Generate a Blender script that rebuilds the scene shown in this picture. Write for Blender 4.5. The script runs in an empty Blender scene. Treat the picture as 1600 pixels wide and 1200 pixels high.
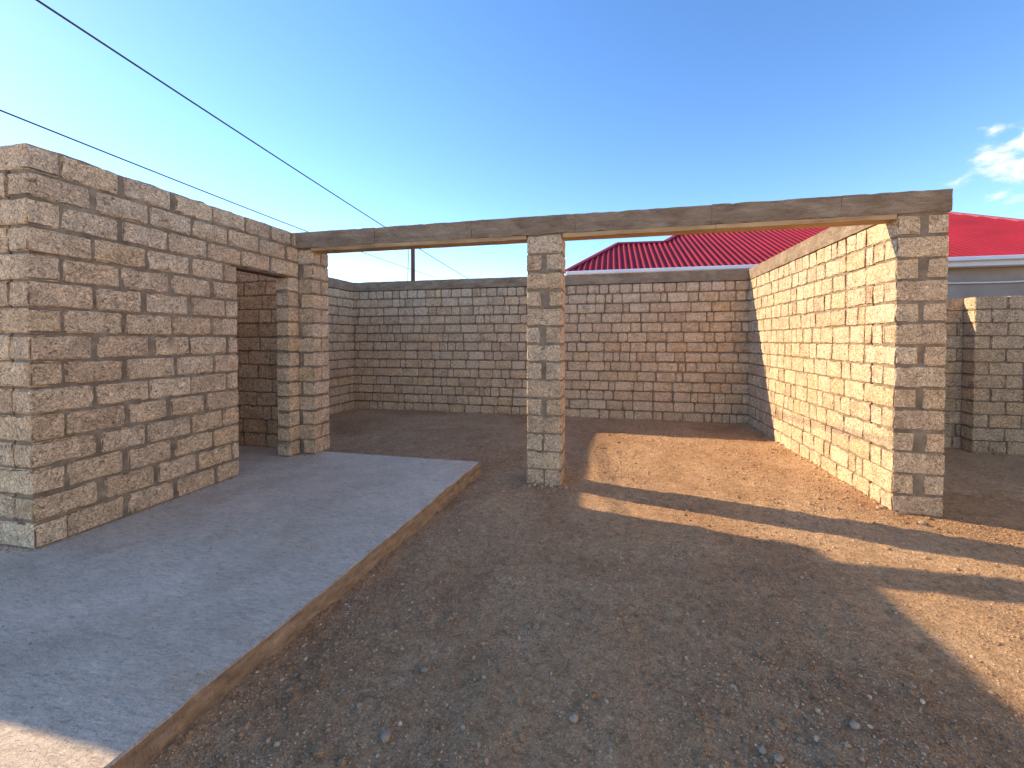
import bpy, bmesh, math, random
import numpy as np
from mathutils import Vector, Matrix

random.seed(7)
rng = np.random.default_rng(11)
scene = bpy.context.scene
col = scene.collection

# ------------------------------------------------------------------ camera
cam_d = bpy.data.cameras.new("camera")
cam = bpy.data.objects.new("camera", cam_d)
col.objects.link(cam)
scene.camera = cam
cam_d.sensor_width = 36.0
cam_d.lens = 14.8625
cam_d.shift_y = -0.034
cam_d.clip_start = 0.05
cam_d.clip_end = 5000
YAW, PITCH, CAM_H = 0.2296, 0.0212, 1.6734
cam.location = (0, 0, CAM_H)
cam.rotation_euler = (math.pi / 2 - PITCH, 0, YAW)

# ------------------------------------------------------------------ sun and sky
SUN_A, SUN_B = 1.90, 0.475                 # metres the shadow moves in +X and -Y for each metre of height
SUN_EL = math.atan(1 / math.hypot(SUN_A, SUN_B))
sun_d = bpy.data.lights.new("sun", 'SUN')
sun = bpy.data.objects.new("sun", sun_d)
col.objects.link(sun)
sun_d.energy = 2.0
sun_d.angle = math.radians(0.5)
sun_d.color = (0.93, 0.75, 0.51)
sun.rotation_euler = Vector((SUN_A, -SUN_B, -1)).to_track_quat('-Z', 'Y').to_euler()

world = bpy.data.worlds.new("World")
scene.world = world
world.use_nodes = True
wn, wl = world.node_tree.nodes, world.node_tree.links
wn.clear()
w_out = wn.new('ShaderNodeOutputWorld')
w_bg = wn.new('ShaderNodeBackground')
sky = wn.new('ShaderNodeTexSky')
sky.sky_type = 'NISHITA'
sky.sun_disc = False
sky.sun_elevation = SUN_EL
sky.sun_rotation = math.atan2(-SUN_A, SUN_B)
sky.air_density = 1.0
sky.dust_density = 0.6
sky.ozone_density = 1.5
sky.altitude = 4000
w_bg.inputs['Strength'].default_value = 0.15
w_hs = wn.new('ShaderNodeHueSaturation')
w_hs.inputs['Saturation'].default_value = 1.38
w_hs.inputs['Value'].default_value = 1.0
w_tint = wn.new('ShaderNodeMixRGB'); w_tint.blend_type = 'MULTIPLY'
w_tint.inputs['Fac'].default_value = 1.0
SKY_TINT = (0.97, 0.80, 0.69)
w_tint.inputs['Color2'].default_value = (*SKY_TINT, 1)
wl.new(sky.outputs[0], w_tint.inputs['Color1'])
wl.new(w_tint.outputs[0], w_hs.inputs['Color'])
# fair weather wisps: streaky noise that only forms in one bank of the sky
w_tc = wn.new('ShaderNodeTexCoord')
w_map = wn.new('ShaderNodeMapping')
w_map.inputs['Rotation'].default_value = (0.0, math.radians(32), math.radians(20))
w_map.inputs['Scale'].default_value = (9, 9, 17)
wl.new(w_tc.outputs['Generated'], w_map.inputs['Vector'])
w_no = wn.new('ShaderNodeTexNoise')
w_no.inputs['Scale'].default_value = 2.0
w_no.inputs['Detail'].default_value = 6
w_no.inputs['Roughness'].default_value = 0.55
wl.new(w_map.outputs[0], w_no.inputs['Vector'])
w_d = wn.new('ShaderNodeVectorMath'); w_d.operation = 'DISTANCE'
w_d.inputs[1].default_value = (0.578, 0.775, 0.255)
wl.new(w_tc.outputs['Generated'], w_d.inputs[0])
w_fall = wn.new('ShaderNodeMapRange')
w_fall.inputs['From Min'].default_value = 0.02
w_fall.inputs['From Max'].default_value = 0.105
w_fall.inputs['To Min'].default_value = 0.16
w_fall.inputs['To Max'].default_value = -0.22
wl.new(w_d.outputs['Value'], w_fall.inputs['Value'])
w_add = wn.new('ShaderNodeMath'); w_add.operation = 'ADD'
wl.new(w_no.outputs['Fac'], w_add.inputs[0]); wl.new(w_fall.outputs[0], w_add.inputs[1])
w_rmp = wn.new('ShaderNodeMapRange'); w_rmp.interpolation_type = 'SMOOTHSTEP'
w_rmp.inputs['From Min'].default_value = 0.48
w_rmp.inputs['From Max'].default_value = 0.74
w_rmp.inputs['To Max'].default_value = 1.0
wl.new(w_add.outputs[0], w_rmp.inputs['Value'])
w_mix = wn.new('ShaderNodeMixRGB')
w_mix.inputs['Color2'].default_value = (2.1, 2.1, 2.15, 1)
wl.new(w_rmp.outputs[0], w_mix.inputs['Fac'])
wl.new(w_hs.outputs[0], w_mix.inputs['Color1'])
wl.new(w_mix.outputs[0], w_bg.inputs['Color'])
wl.new(w_bg.outputs[0], w_out.inputs['Surface'])

scene.view_settings.view_transform = 'Standard'
scene.view_settings.look = 'None'
scene.view_settings.gamma = 1.0
scene.view_settings.use_curve_mapping = False
scene.view_settings.exposure = 2.05
scene.cycles.use_denoising = True
scene.cycles.denoising_prefilter = 'NONE'

# ------------------------------------------------------------------ numpy noise
_perm = np.random.default_rng(3).random(65536).astype(np.float64)

def _h(ix, iy, iz):
    n = (ix * 73856093) ^ (iy * 19349663) ^ (iz * 83492791)
    return _perm[n & 65535]

def vnoise(p):
    p = np.asarray(p, dtype=np.float64)
    i = np.floor(p).astype(np.int64)
    f = p - i
    f = f * f * (3 - 2 * f)
    x, y, z = i[..., 0], i[..., 1], i[..., 2]
    fx, fy, fz = f[..., 0], f[..., 1], f[..., 2]
    def L(a, b, t): return a + (b - a) * t
    c00 = L(_h(x, y, z), _h(x + 1, y, z), fx)
    c10 = L(_h(x, y + 1, z), _h(x + 1, y + 1, z), fx)
    c01 = L(_h(x, y, z + 1), _h(x + 1, y, z + 1), fx)
    c11 = L(_h(x, y + 1, z + 1), _h(x + 1, y + 1, z + 1), fx)
    return L(L(c00, c10, fy), L(c01, c11, fy), fz) * 2 - 1

def fbm(p, octv=4, gain=0.5):
    p = np.asarray(p, dtype=np.float64)
    s, a = 0, 1.0
    for k in range(octv):
        s = s + a * vnoise(p * (2.03 ** k) + 17.3 * k)
        a *= gain
    return s

# ------------------------------------------------------------------ material helpers
class NT:
    def __init__(self, name, rough=0.9, spec=0.25):
        self.m = bpy.data.materials.new(name)
        self.m.use_nodes = True
        self.n, self.l = self.m.node_tree.nodes, self.m.node_tree.links
        self.n.clear()
        self.out = self.n.new('ShaderNodeOutputMaterial')
        self.b = self.n.new('ShaderNodeBsdfPrincipled')
        self.b.inputs['Roughness'].default_value = rough
        self.b.inputs['Specular IOR Level'].default_value = spec
        self.l.new(self.b.outputs[0], self.out.inputs['Surface'])
    def new(self, t, **kw):
        nd = self.n.new(t)
        for k, v in kw.items(): setattr(nd, k, v)
        return nd
    def link(self, a, b): self.l.new(a, b)
    def coords(self, kind='Object', per_object=True):
        tc = self.new('ShaderNodeTexCoord')
        if not per_object: return tc.outputs[kind]
        oi = self.new('ShaderNodeObjectInfo')
        mu = self.new('ShaderNodeMath', operation='MULTIPLY'); mu.inputs[1].default_value = 91.7
        self.link(oi.outputs['Random'], mu.inputs[0])
        ad = self.new('ShaderNodeVectorMath', operation='ADD')
        self.link(tc.outputs[kind], ad.inputs[0]); self.link(mu.outputs[0], ad.inputs[1])
        return ad.outputs[0]
    def pos(self):
        return self.new('ShaderNodeNewGeometry').outputs['Position']
    def scale(self, vec, s):
        mp = self.new('ShaderNodeMapping'); mp.inputs['Scale'].default_value = s
        self.link(vec, mp.inputs['Vector']); return mp.outputs[0]
    def noise(self, vec, sc, detail=4, rough=0.5, dist=0.0):
        t = self.new('ShaderNodeTexNoise')
        t.inputs['Scale'].default_value = sc; t.inputs['Detail'].default_value = detail
        t.inputs['Roughness'].default_value = rough; t.inputs['Distortion'].default_value = dist
        self.link(vec, t.inputs['Vector']); return t.outputs['Fac']
    def voro(self, vec, sc, feature='F1', out='Distance', rnd=1.0):
        t = self.new('ShaderNodeTexVoronoi', feature=feature)
        t.inputs['Scale'].default_value = sc; t.inputs['Randomness'].default_value = rnd
        self.link(vec, t.inputs['Vector']); return t.outputs[out]
    def ramp(self, fac, stops, interp='LINEAR'):
        r = self.new('ShaderNodeValToRGB'); e = r.color_ramp.elements
        r.color_ramp.interpolation = interp
        while len(e) > 1: e.remove(e[-1])
        for i, (p, c) in enumerate(stops):
            if isinstance(c, (int, float)): c = (c, c, c)
            el = e[0] if i == 0 else e.new(p)
            el.position = p; el.color = (*c, 1)
        self.link(fac, r.inputs[0]); return r.outputs[0]
    def mix(self, fac, a, b, blend='MIX'):
        m = self.new('ShaderNodeMixRGB', blend_type=blend)
        for s, v in ((m.inputs['Fac'], fac), (m.inputs['Color1'], a), (m.inputs['Color2'], b)):
            if hasattr(v, 'links') or isinstance(v, bpy.types.NodeSocket): self.link(v, s)
            elif isinstance(v, (int, float)): s.default_value = v if s == m.inputs['Fac'] else (v, v, v, 1)
            else: s.default_value = (*v, 1)
        return m.outputs[0]
    def math(self, op, a, b):
        m = self.new('ShaderNodeMath', operation=op)
        for s, v in ((m.inputs[0], a), (m.inputs[1], b)):
            if isinstance(v, (int, float)): s.default_value = v
            else: self.link(v, s)
        return m.outputs[0]
    def bump(self, h, strength, dist, prev=None):
        b = self.new('ShaderNodeBump')
        b.inputs['Strength'].default_value = strength; b.inputs['Distance'].default_value = dist
        self.link(h, b.inputs['Height'])
        if prev is not None: self.link(prev, b.inputs['Normal'])
        self.link(b.outputs[0], self.b.inputs['Normal'])
        return b.outputs[0]
    def color(self, c, tint=None):
        if tint: c = self.mix(1.0, c, tint, 'MULTIPLY')
        if isinstance(c, bpy.types.NodeSocket): self.link(c, self.b.inputs['Base Color'])
        else: self.b.inputs['Base Color'].default_value = (*c, 1)

def mat_block(name, tones, fine=1.0, fleck=1.0):
    t = NT(name, 0.95, 0.15)
    v = t.coords('Object')
    oi = t.new('ShaderNodeObjectInfo')
    base = t.ramp(oi.outputs['Random'], [(i / (len(tones) - 1), c) for i, c in enumerate(tones)])
    cloud = t.noise(v, 6.0, 3, 0.6)
    base = t.mix(0.6, base, t.ramp(cloud, [(0.28, (0.62, 0.56, 0.52)), (0.5, (1.0, 1.0, 1.0)), (0.75, (1.18, 1.10, 1.0))]), 'MULTIPLY')
    worm = t.noise(v, 21.0 * fine, 5, 0.62, 2.0)
    grit = t.noise(v, 95.0 * fine, 3, 0.6)
    # curled shell fragments: thin bright and dark threads along the zero lines of a twisted noise
    curl = t.math('ABSOLUTE', t.math('SUBTRACT', t.noise(v, 17.0 * fine, 2, 0.5, 3.4), 0.5), 0.0)
    curl2 = t.math('ABSOLUTE', t.math('SUBTRACT', t.noise(v, 14.0 * fine, 2, 0.5, 3.2), 0.53), 0.0)
    base = t.mix(0.9 * fleck, base, t.ramp(worm, [(0.34, (0.40, 0.35, 0.32)), (0.46, (0.88, 0.87, 0.86)), (0.56, (1.0, 1.0, 1.0)), (0.66, (1.38, 1.34, 1.28))]), 'MULTIPLY')
    base = t.mix(0.8 * fleck, base, t.ramp(curl, [(0.0, (1.70, 1.64, 1.56)), (0.016, (1.25, 1.24, 1.2)), (0.035, (1, 1, 1))]), 'MULTIPLY')
    base = t.mix(0.7 * fleck, base, t.ramp(curl2, [(0.0, (0.36, 0.32, 0.30)), (0.014, (0.75, 0.73, 0.72)), (0.03, (1, 1, 1))]), 'MULTIPLY')
    base = t.mix(0.55 * fleck, base, t.ramp(grit, [(0.3, 0.5), (0.5, 1.0), (0.7, 1.4)]), 'MULTIPLY')
    pores = t.voro(v, 30.0 * fine)
    pm = t.ramp(pores, [(0.10, 0.0), (0.2, 1.0)])
    sel = t.ramp(t.noise(v, 14.0, 2), [(0.5, 0.0), (0.6, 1.0)])
    pore = t.mix(sel, (1, 1, 1), pm)
    base = t.mix(0.75, base, pore, 'MULTIPLY')
    t.color(base, (1.42, 1.41, 1.18))
    h = t.math('ADD', t.math('MULTIPLY', worm, 1.0), t.math('MULTIPLY', grit, 0.35))
    h = t.math('ADD', h, t.math('MULTIPLY', pore, 0.25))
    h = t.math('ADD', h, t.math('MULTIPLY', t.math('MINIMUM', curl2, 0.05), 5.0))
    t.bump(h, 1.0, 0.014)
    return t.m

STONE = [(0.51, 0.365, 0.26), (0.56, 0.42, 0.315), (0.48, 0.35, 0.265), (0.53, 0.37, 0.25), (0.57, 0.44, 0.345), (0.45, 0.315, 0.23), (0.55, 0.415, 0.32), (0.50, 0.375, 0.29), (0.53, 0.38, 0.28)]
M_BLOCK = mat_block('shell_limestone', STONE)
M_BLOCK_FAR = mat_block('shell_limestone_weathered', [tuple(x * 0.97 for x in c) for c in STONE], 0.75, 0.7)

def mat_mortar():
    t = NT('cement_mortar', 0.95, 0.15)
    v = t.pos()
    n = t.noise(v, 9, 4, 0.6)
    c = t.ramp(n, [(0.3, (0.15, 0.118, 0.09)), (0.55, (0.235, 0.195, 0.152)), (0.75, (0.33, 0.285, 0.23))])
    g = t.noise(v, 160, 3, 0.6)
    c = t.mix(0.5, c, t.ramp(g, [(0.3, 0.6), (0.7, 1.3)]), 'MULTIPLY')
    t.color(c, (1.25, 1.14, 0.96))
    t.bump(t.math('ADD', t.noise(v, 40, 4, 0.6), t.math('MULTIPLY', g, 0.3)), 0.7, 0.012)
    return t.m
M_MORTAR = mat_mortar()

def mat_beam():
    t = NT('cast_concrete', 0.92, 0.2)
    v = t.pos()
    st = t.scale(v, (2.2, 4, 6))
    c = t.ramp(t.noise(st, 1.6, 6, 0.62, 0.6), [(0.25, (0.19, 0.145, 0.11)), (0.45, (0.285, 0.23, 0.18)), (0.6, (0.35, 0.295, 0.24)), (0.8, (0.44, 0.39, 0.33))])
    p = t.noise(v, 2.3, 3, 0.6)
    c = t.mix(0.55, c, t.ramp(p, [(0.3, (0.72, 0.66, 0.6)), (0.6, (1.1, 1.08, 1.05))]), 'MULTIPLY')
    g = t.noise(v, 110, 3, 0.65)
    c = t.mix(0.45, c, t.ramp(g, [(0.3, 0.6), (0.7, 1.3)]), 'MULTIPLY')
    pits = t.ramp(t.voro(v, 30), [(0.07, 0.25), (0.16, 1.0)])
    psel = t.ramp(t.noise(v, 9, 2), [(0.53, 0.0), (0.62, 1.0)])
    c = t.mix(psel, c, t.mix(1.0, c, pits, 'MULTIPLY'))
    t.color(c, (1.12, 0.97, 0.78))
    crk = t.noise(t.scale(v, (5, 8, 14)), 2.4, 6, 0.65, 0.8)
    t.bump(t.math('ADD', crk, t.math('MULTIPLY', g, 0.18)), 1.0, 0.030)
    return t.m
M_BEAM = mat_beam()

def mat_bounce_tint():  # orange bounce light on the beam's underside, painted as wood colour with plank grain
    t = NT('bounce_tint_grain', 0.85, 0.25)
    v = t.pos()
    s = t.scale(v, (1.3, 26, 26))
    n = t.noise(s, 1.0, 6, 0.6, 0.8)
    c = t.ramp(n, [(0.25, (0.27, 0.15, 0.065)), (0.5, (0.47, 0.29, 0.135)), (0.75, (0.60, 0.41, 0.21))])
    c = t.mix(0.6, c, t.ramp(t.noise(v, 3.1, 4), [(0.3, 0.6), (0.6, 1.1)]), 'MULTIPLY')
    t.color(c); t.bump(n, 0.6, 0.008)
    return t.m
M_BOUNCE_TINT = mat_bounce_tint()

def mat_slab():
    t = NT('trowelled_concrete', 0.8, 0.3)
    v = t.pos()
    c = t.ramp(t.noise(v, 0.9, 5, 0.62, 0.5), [(0.28, (0.315, 0.30, 0.285)), (0.5, (0.405, 0.40, 0.395)), (0.72, (0.47, 0.47, 0.475))])
    sw = t.noise(t.scale(v, (2.6, 7.5, 1)), 3.4, 7, 0.68, 1.2)
    c = t.mix(0.6, c, t.ramp(sw, [(0.3, (0.66, 0.65, 0.64)), (0.5, (1, 1, 1)), (0.7, (1.22, 1.22, 1.24))]), 'MULTIPLY')
    dirt = t.ramp(t.noise(v, 2.4, 6, 0.68, 0.4), [(0.56, 0.0), (0.72, 0.55)])
    c = t.mix(dirt, c, (0.33, 0.26, 0.19))
    g = t.noise(v, 150, 3, 0.65)
    c = t.mix(0.5, c, t.ramp(g, [(0.3, 0.62), (0.7, 1.3)]), 'MULTIPLY')
    drag = t.noise(t.scale(v, (5, 17, 1)), 4.5, 5, 0.66, 0.9)
    c = t.mix(0.7, c, t.ramp(drag, [(0.33, 0.60), (0.46, 0.98), (0.6, 1.06), (0.7, 1.3)]), 'MULTIPLY')
    spk = t.ramp(t.voro(v, 46), [(0.07, 0.25), (0.14, 1.0)])
    ssel = t.ramp(t.noise(v, 5, 3), [(0.50, 0.0), (0.58, 1.0)])
    c = t.mix(ssel, c, t.mix(1.0, c, spk, 'MULTIPLY'))
    # earth stain plus painted bounce light on the poured edge: all but the top
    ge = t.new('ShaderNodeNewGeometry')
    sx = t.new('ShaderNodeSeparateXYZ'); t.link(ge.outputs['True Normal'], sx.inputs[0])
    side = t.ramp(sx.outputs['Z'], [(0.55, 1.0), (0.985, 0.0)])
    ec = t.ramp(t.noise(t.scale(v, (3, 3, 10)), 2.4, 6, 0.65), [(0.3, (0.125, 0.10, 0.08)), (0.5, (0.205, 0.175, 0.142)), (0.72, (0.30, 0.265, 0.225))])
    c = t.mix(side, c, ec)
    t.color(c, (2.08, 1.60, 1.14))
    b1 = t.bump(t.math('ADD', sw, t.math('MULTIPLY', drag, 0.7)), 0.85, 0.020)
    t.bump(t.math('ADD', g, t.math('MULTIPLY', t.noise(v, 38, 4, 0.6), 1.4)), 0.8, 0.010, b1)
    return t.m
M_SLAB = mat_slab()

def mat_dirt():
    t = NT('packed_earth', 0.97, 0.1)
    v = t.pos()
    big = t.noise(v, 0.75, 6, 0.62, 0.6)
    c = t.ramp(big, [(0.28, (0.235, 0.160, 0.105)), (0.45, (0.305, 0.222, 0.155)), (0.6, (0.355, 0.270, 0.195)), (0.78, (0.41, 0.335, 0.26))])
    grey = t.ramp(t.noise(v, 1.7, 5, 0.7, 0.4), [(0.56, 0.0), (0.70, 0.75)])
    c = t.mix(grey, c, (0.40, 0.33, 0.26))
    brown = t.ramp(t.noise(t.scale(v, (1.3, 1.0, 1)), 2.1, 4, 0.6), [(0.62, 0.0), (0.74, 0.65)])
    c = t.mix(brown, c, (0.235, 0.145, 0.08))
    mid = t.noise(v, 17, 5, 0.65, 0.8)
    c = t.mix(0.7, c, t.ramp(mid, [(0.3, 0.52), (0.5, 1.0), (0.7, 1.32)]), 'MULTIPLY')
    g = t.noise(v, 70, 6, 0.74, 1.2)
    c = t.mix(0.9, c, t.ramp(g, [(0.32, 0.36), (0.45, 0.95), (0.57, 1.18), (0.67, 2.0)]), 'MULTIPLY')
    t.color(c, (1.96, 1.58, 1.15))
    cr = t.voro(v, 60)
    b1 = t.bump(mid, 0.8, 0.035)
    t.bump(t.math('ADD', g, t.math('MULTIPLY', cr, 0.6)), 1.0, 0.022, b1)
    return t.m
M_DIRT = mat_dirt()

def mat_pebble(name, stops):
    t = NT(name, 0.9, 0.2)
    ge = t.new('ShaderNodeNewGeometry')
    c = t.ramp(ge.outputs['Random Per Island'], stops)
    c = t.mix(0.6, c, t.ramp(t.noise(ge.outputs['Position'], 150, 3, 0.6), [(0.3, 0.6), (0.7, 1.25)]), 'MULTIPLY')
    t.color(c, (1.45, 1.16, 0.88))
    t.bump(t.noise(ge.outputs['Position'], 220, 3, 0.6), 0.4, 0.004)
    return t.m
M_PEB = mat_pebble('loose_gravel', [(0.0, (0.24, 0.165, 0.11)), (0.35, (0.31, 0.23, 0.165)), (0.62, (0.38, 0.30, 0.23)), (0.9, (0.42, 0.35, 0.27)), (1.0, (0.54, 0.47, 0.38))])

def mat_plain(name, c, rough=0.6, spec=0.4, vary=0.25, sc=3.0, bump=0.2):
    t = NT(name, rough, spec)
    v = t.pos()
    n = t.noise(v, sc, 5, 0.6)
    t.color(t.mix(1.0, c, t.ramp(n, [(0.25, 1 - vary), (0.75, 1 + vary)]), 'MULTIPLY'))
    t.bump(t.noise(v, sc * 14, 3, 0.6), bump, 0.006)
    return t.m
M_STONE = mat_plain('field_stone', (0.40, 0.30, 0.205), 0.9, 0.2, 0.3, 30, 0.5)
M_ROOF = mat_plain('red_coated_steel', (0.27, 0.008, 0.02), 0.6, 0.2, 0.22, 0.9, 0.03)
M_RIDGE = mat_plain('dark_red_coated_steel', (0.30, 0.02, 0.035), 0.45, 0.4, 0.12, 1.2, 0.03)
M_WHITE = mat_plain('white_painted_metal', (0.74, 0.74, 0.75), 0.45, 0.4, 0.08, 2.0, 0.03)
M_PLASTER = mat_plain('grey_cement_plaster', (0.36, 0.31, 0.255), 0.95, 0.15, 0.22, 1.4, 0.3)
M_CREAM = mat_plain('cream_render', (0.76, 0.68, 0.54), 0.92, 0.2, 0.05, 1.5, 0.15)
M_GLASS = mat_plain('dark_window_glass', (0.03, 0.035, 0.04), 0.06, 0.5, 0.05, 1.0, 0.0)
M_CABLE = mat_plain('black_cable_sheath', (0.03, 0.03, 0.032), 0.55, 0.3, 0.1, 3.0, 0.05)
M_POLE = mat_plain('rust_brown_steel', (0.10, 0.05, 0.035), 0.8, 0.3, 0.3, 2.0, 0.2)
M_LINTEL = mat_plain('dark_timber_board', (0.15, 0.095, 0.055), 0.85, 0.2, 0.3, 6.0, 0.3)

# ------------------------------------------------------------------ object helpers
def link(name, mesh, mat=None, parent=None):
    if mat is not None and not mesh.materials: mesh.materials.append(mat)
    o = bpy.data.objects.new(name, mesh)
    col.objects.link(o)
    if parent is not None: o.parent = parent
    return o

def mesh_from(name, verts, faces, smooth=False):
    me = bpy.data.meshes.new(name)
    me.from_pydata([tuple(map(float, v)) for v in verts], [], [tuple(map(int, f)) for f in faces])
    if smooth: me.shade_smooth()
    me.update()
    return me

def tag(o, label, cat, group=None, kind=None):
    if label: o['label'] = label
    if cat: o['category'] = cat
    if group: o['group'] = group
    if kind: o['kind'] = kind
    return o

def thing(name, label, cat, loc=(0, 0, 0), group=None):
    o = bpy.data.objects.new(name, None)
    o.empty_display_size = 0.2
    o.location = loc
    col.objects.link(o)
    return tag(o, label, cat, group, 'thing')

def grid_box(x0, x1, y0, y1, z0, z1, res, disp, seed=0, faces='xXyYzZ'):
    """Box skinned with noisy grids; disp = relief height in metres. Seams share the same noise so they stay closed."""
    V, F, idx = [], [], {}
    def axis(a, b):
        n = max(1, int(round((b - a) / res)))
        return np.linspace(a, b, n + 1)
    X, Y, Z = axis(x0, x1), axis(y0, y1), axis(z0, z1)
    def vid(i, j, k):
        key = (i, j, k)
        if key not in idx:
            idx[key] = len(V); V.append((X[i], Y[j], Z[k]))
        return idx[key]
    nx, ny, nz = len(X) - 1, len(Y) - 1, len(Z) - 1
    for i in range(nx):
        for j in range(ny):
            if 'z' in faces: F.append((vid(i, j, 0), vid(i, j + 1, 0), vid(i + 1, j + 1, 0), vid(i + 1, j, 0)))
            if 'Z' in faces: F.append((vid(i, j, nz), vid(i + 1, j, nz), vid(i + 1, j + 1, nz), vid(i, j + 1, nz)))
    for i in range(nx):
        for k in range(nz):
            if 'y' in faces: F.append((vid(i, 0, k), vid(i + 1, 0, k), vid(i + 1, 0, k + 1), vid(i, 0, k + 1)))
            if 'Y' in faces: F.append((vid(i, ny, k), vid(i, ny, k + 1), vid(i + 1, ny, k + 1), vid(i + 1, ny, k)))
    for j in range(ny):
        for k in range(nz):
            if 'x' in faces: F.append((vid(0, j, k), vid(0, j, k + 1), vid(0, j + 1, k + 1), vid(0, j + 1, k)))
            if 'X' in faces: F.append((vid(nx, j, k), vid(nx, j + 1, k), vid(nx, j + 1, k + 1), vid(nx, j, k + 1)))
    V = np.array(V)
    q = V * 11 + seed * 3.7
    d = np.stack([fbm(q + 5, 3), fbm(q + 31, 3), fbm(q + 57, 3)], 1) * disp
    return V + d, F

def join_parts(parts):
    V, F, n = [], [], 0
    for v, f in parts:
        V.append(np.asarray(v)); F += [tuple(i + n for i in q) for q in f]; n += len(v)
    return np.concatenate(V), F

# ------------------------------------------------------------------ stone blocks
_pool = {}
def block_mesh(L, W, H, fine, variant, mat):
    key = (round(L / 0.03), round(W / 0.02), round(H / 0.01), fine, variant, mat.name)
    if key in _pool: return _pool[key]
    L, W, H = key[0] * 0.03, key[1] * 0.02, key[2] * 0.01
    rs = np.random.default_rng(abs(hash(key[:5])) % (2 ** 31))
    r = rs.uniform(0.009, 0.016) if fine else rs.uniform(0.013, 0.022)
    def cuts(a, n):
        return np.concatenate([[-a / 2], np.linspace(-a / 2 + r, a / 2 - r, n + 1), [a / 2]])
    if fine: X, Y, Z = cuts(L, max(2, int(L / 0.075))), cuts(W, 1), cuts(H, 2)
    else: X, Y, Z = cuts(L, 1), cuts(W, 1), cuts(H, 1)
    nx, ny, nz = len(X) - 1, len(Y) - 1, len(Z) - 1
    V, F, idx = [], [], {}
    def vid(i, j, k):
        if (i, j, k) not in idx:
            idx[(i, j, k)] = len(V); V.append((X[i], Y[j], Z[k]))
        return idx[(i, j, k)]
    for i in range(nx):
        for j in range(ny):
            F.append((vid(i, j, 0), vid(i, j + 1, 0), vid(i + 1, j + 1, 0), vid(i + 1, j, 0)))
            F.append((vid(i, j, nz), vid(i + 1, j, nz), vid(i + 1, j + 1, nz), vid(i, j + 1, nz)))
    for i in range(nx):
        for k in range(nz):
            F.append((vid(i, 0, k), vid(i + 1, 0, k), vid(i + 1, 0, k + 1), vid(i, 0, k + 1)))
            F.append((vid(i, ny, k), vid(i, ny, k + 1), vid(i + 1, ny, k + 1), vid(i + 1, ny, k)))
    for j in range(ny):
        for k in range(nz):
            F.append((vid(0, j, k), vid(0, j, k + 1), vid(0, j + 1, k + 1), vid(0, j + 1, k)))
            F.append((vid(nx, j, k), vid(nx, j + 1, k), vid(nx, j + 1, k + 1), vid(nx, j, k + 1)))
    V = np.array(V)
    half = np.array([L, W, H]) / 2
    inner = np.clip(V, -(half - r), half - r)
    d = V - inner
    ln = np.linalg.norm(d, axis=1, keepdims=True)
    V = np.where(ln > 1e-6, inner + d / np.maximum(ln, 1e-6) * r, V)
    # chipped corners and uneven sawn faces
    ncorn = (np.abs(d) > r * 0.5).sum(1)
    chip = rs.random(len(V)) < (0.30 if fine else 0.22)
    amp = np.where((ncorn >= 2) & chip, rs.uniform(0.004, 0.020, len(V)), 0)
    V = V - np.sign(V) * (np.abs(d) > r * 0.5) * amp[:, None]
    # the four long corners of each face are worn rounder than the edges
    long_c = (np.abs(d[:, 0]) > r * 0.5) & (np.abs(d[:, 2]) > r * 0.5)
    worn = (rs.uniform(0.003, 0.022, len(V)) if fine else rs.uniform(0.010, 0.026, len(V))) * long_c
    V[:, 0] -= np.sign(V[:, 0]) * worn; V[:, 2] -= np.sign(V[:, 2]) * worn * 0.8
    V = V + rs.normal(0, 0.0016 if fine else 0.0022, V.shape)
    me = mesh_from('block', V, F, smooth=False)
    me.materials.append(mat)
    _pool[key] = me
    return me

def add_block(parent, cx, cy, cz, L, W, H, ang, fine, mat, rnd, stuff=None, jit=1.0):
    me = block_mesh(L, W, H, fine, rnd.randrange(5), mat)
    sx = L / (round(L / 0.03) * 0.03); sy = W / (round(W / 0.02) * 0.02); sz = H / (round(H / 0.01) * 0.01)
    flip = rnd.choice((0, math.pi))
    rot = Matrix.Rotation(ang + flip + rnd.uniform(-.010, .010) * jit, 4, 'Z') @ Matrix.Rotation(rnd.uniform(-.008, .008) * jit, 4, 'Y') @ Matrix.Rotation(rnd.uniform(-.010, .010) * jit, 4, 'X')
    off = Vector((rnd.uniform(-.003, .003), rnd.uniform(-.003, .003), rnd.uniform(-.002, .002))) * jit
    if stuff is not None:
        m = Matrix.Translation(Vector((cx, cy, cz)) + off) @ rot @ Matrix.Diagonal((sx, sy, sz, 1))
        n = len(stuff[0])
        stuff[0].extend([m @ v.co for v in me.vertices])
        stuff[1].extend([[i + n for i in p.vertices] for p in me.polygons])
        return None
    o = bpy.data.objects.new('block', me)
    col.objects.link(o)
    o.parent = parent
    o.location = Vector((cx, cy, cz)) + off - parent.location
    o.rotation_euler = rot.to_euler()
    o.scale = (sx, sy, sz)
    return o

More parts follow.
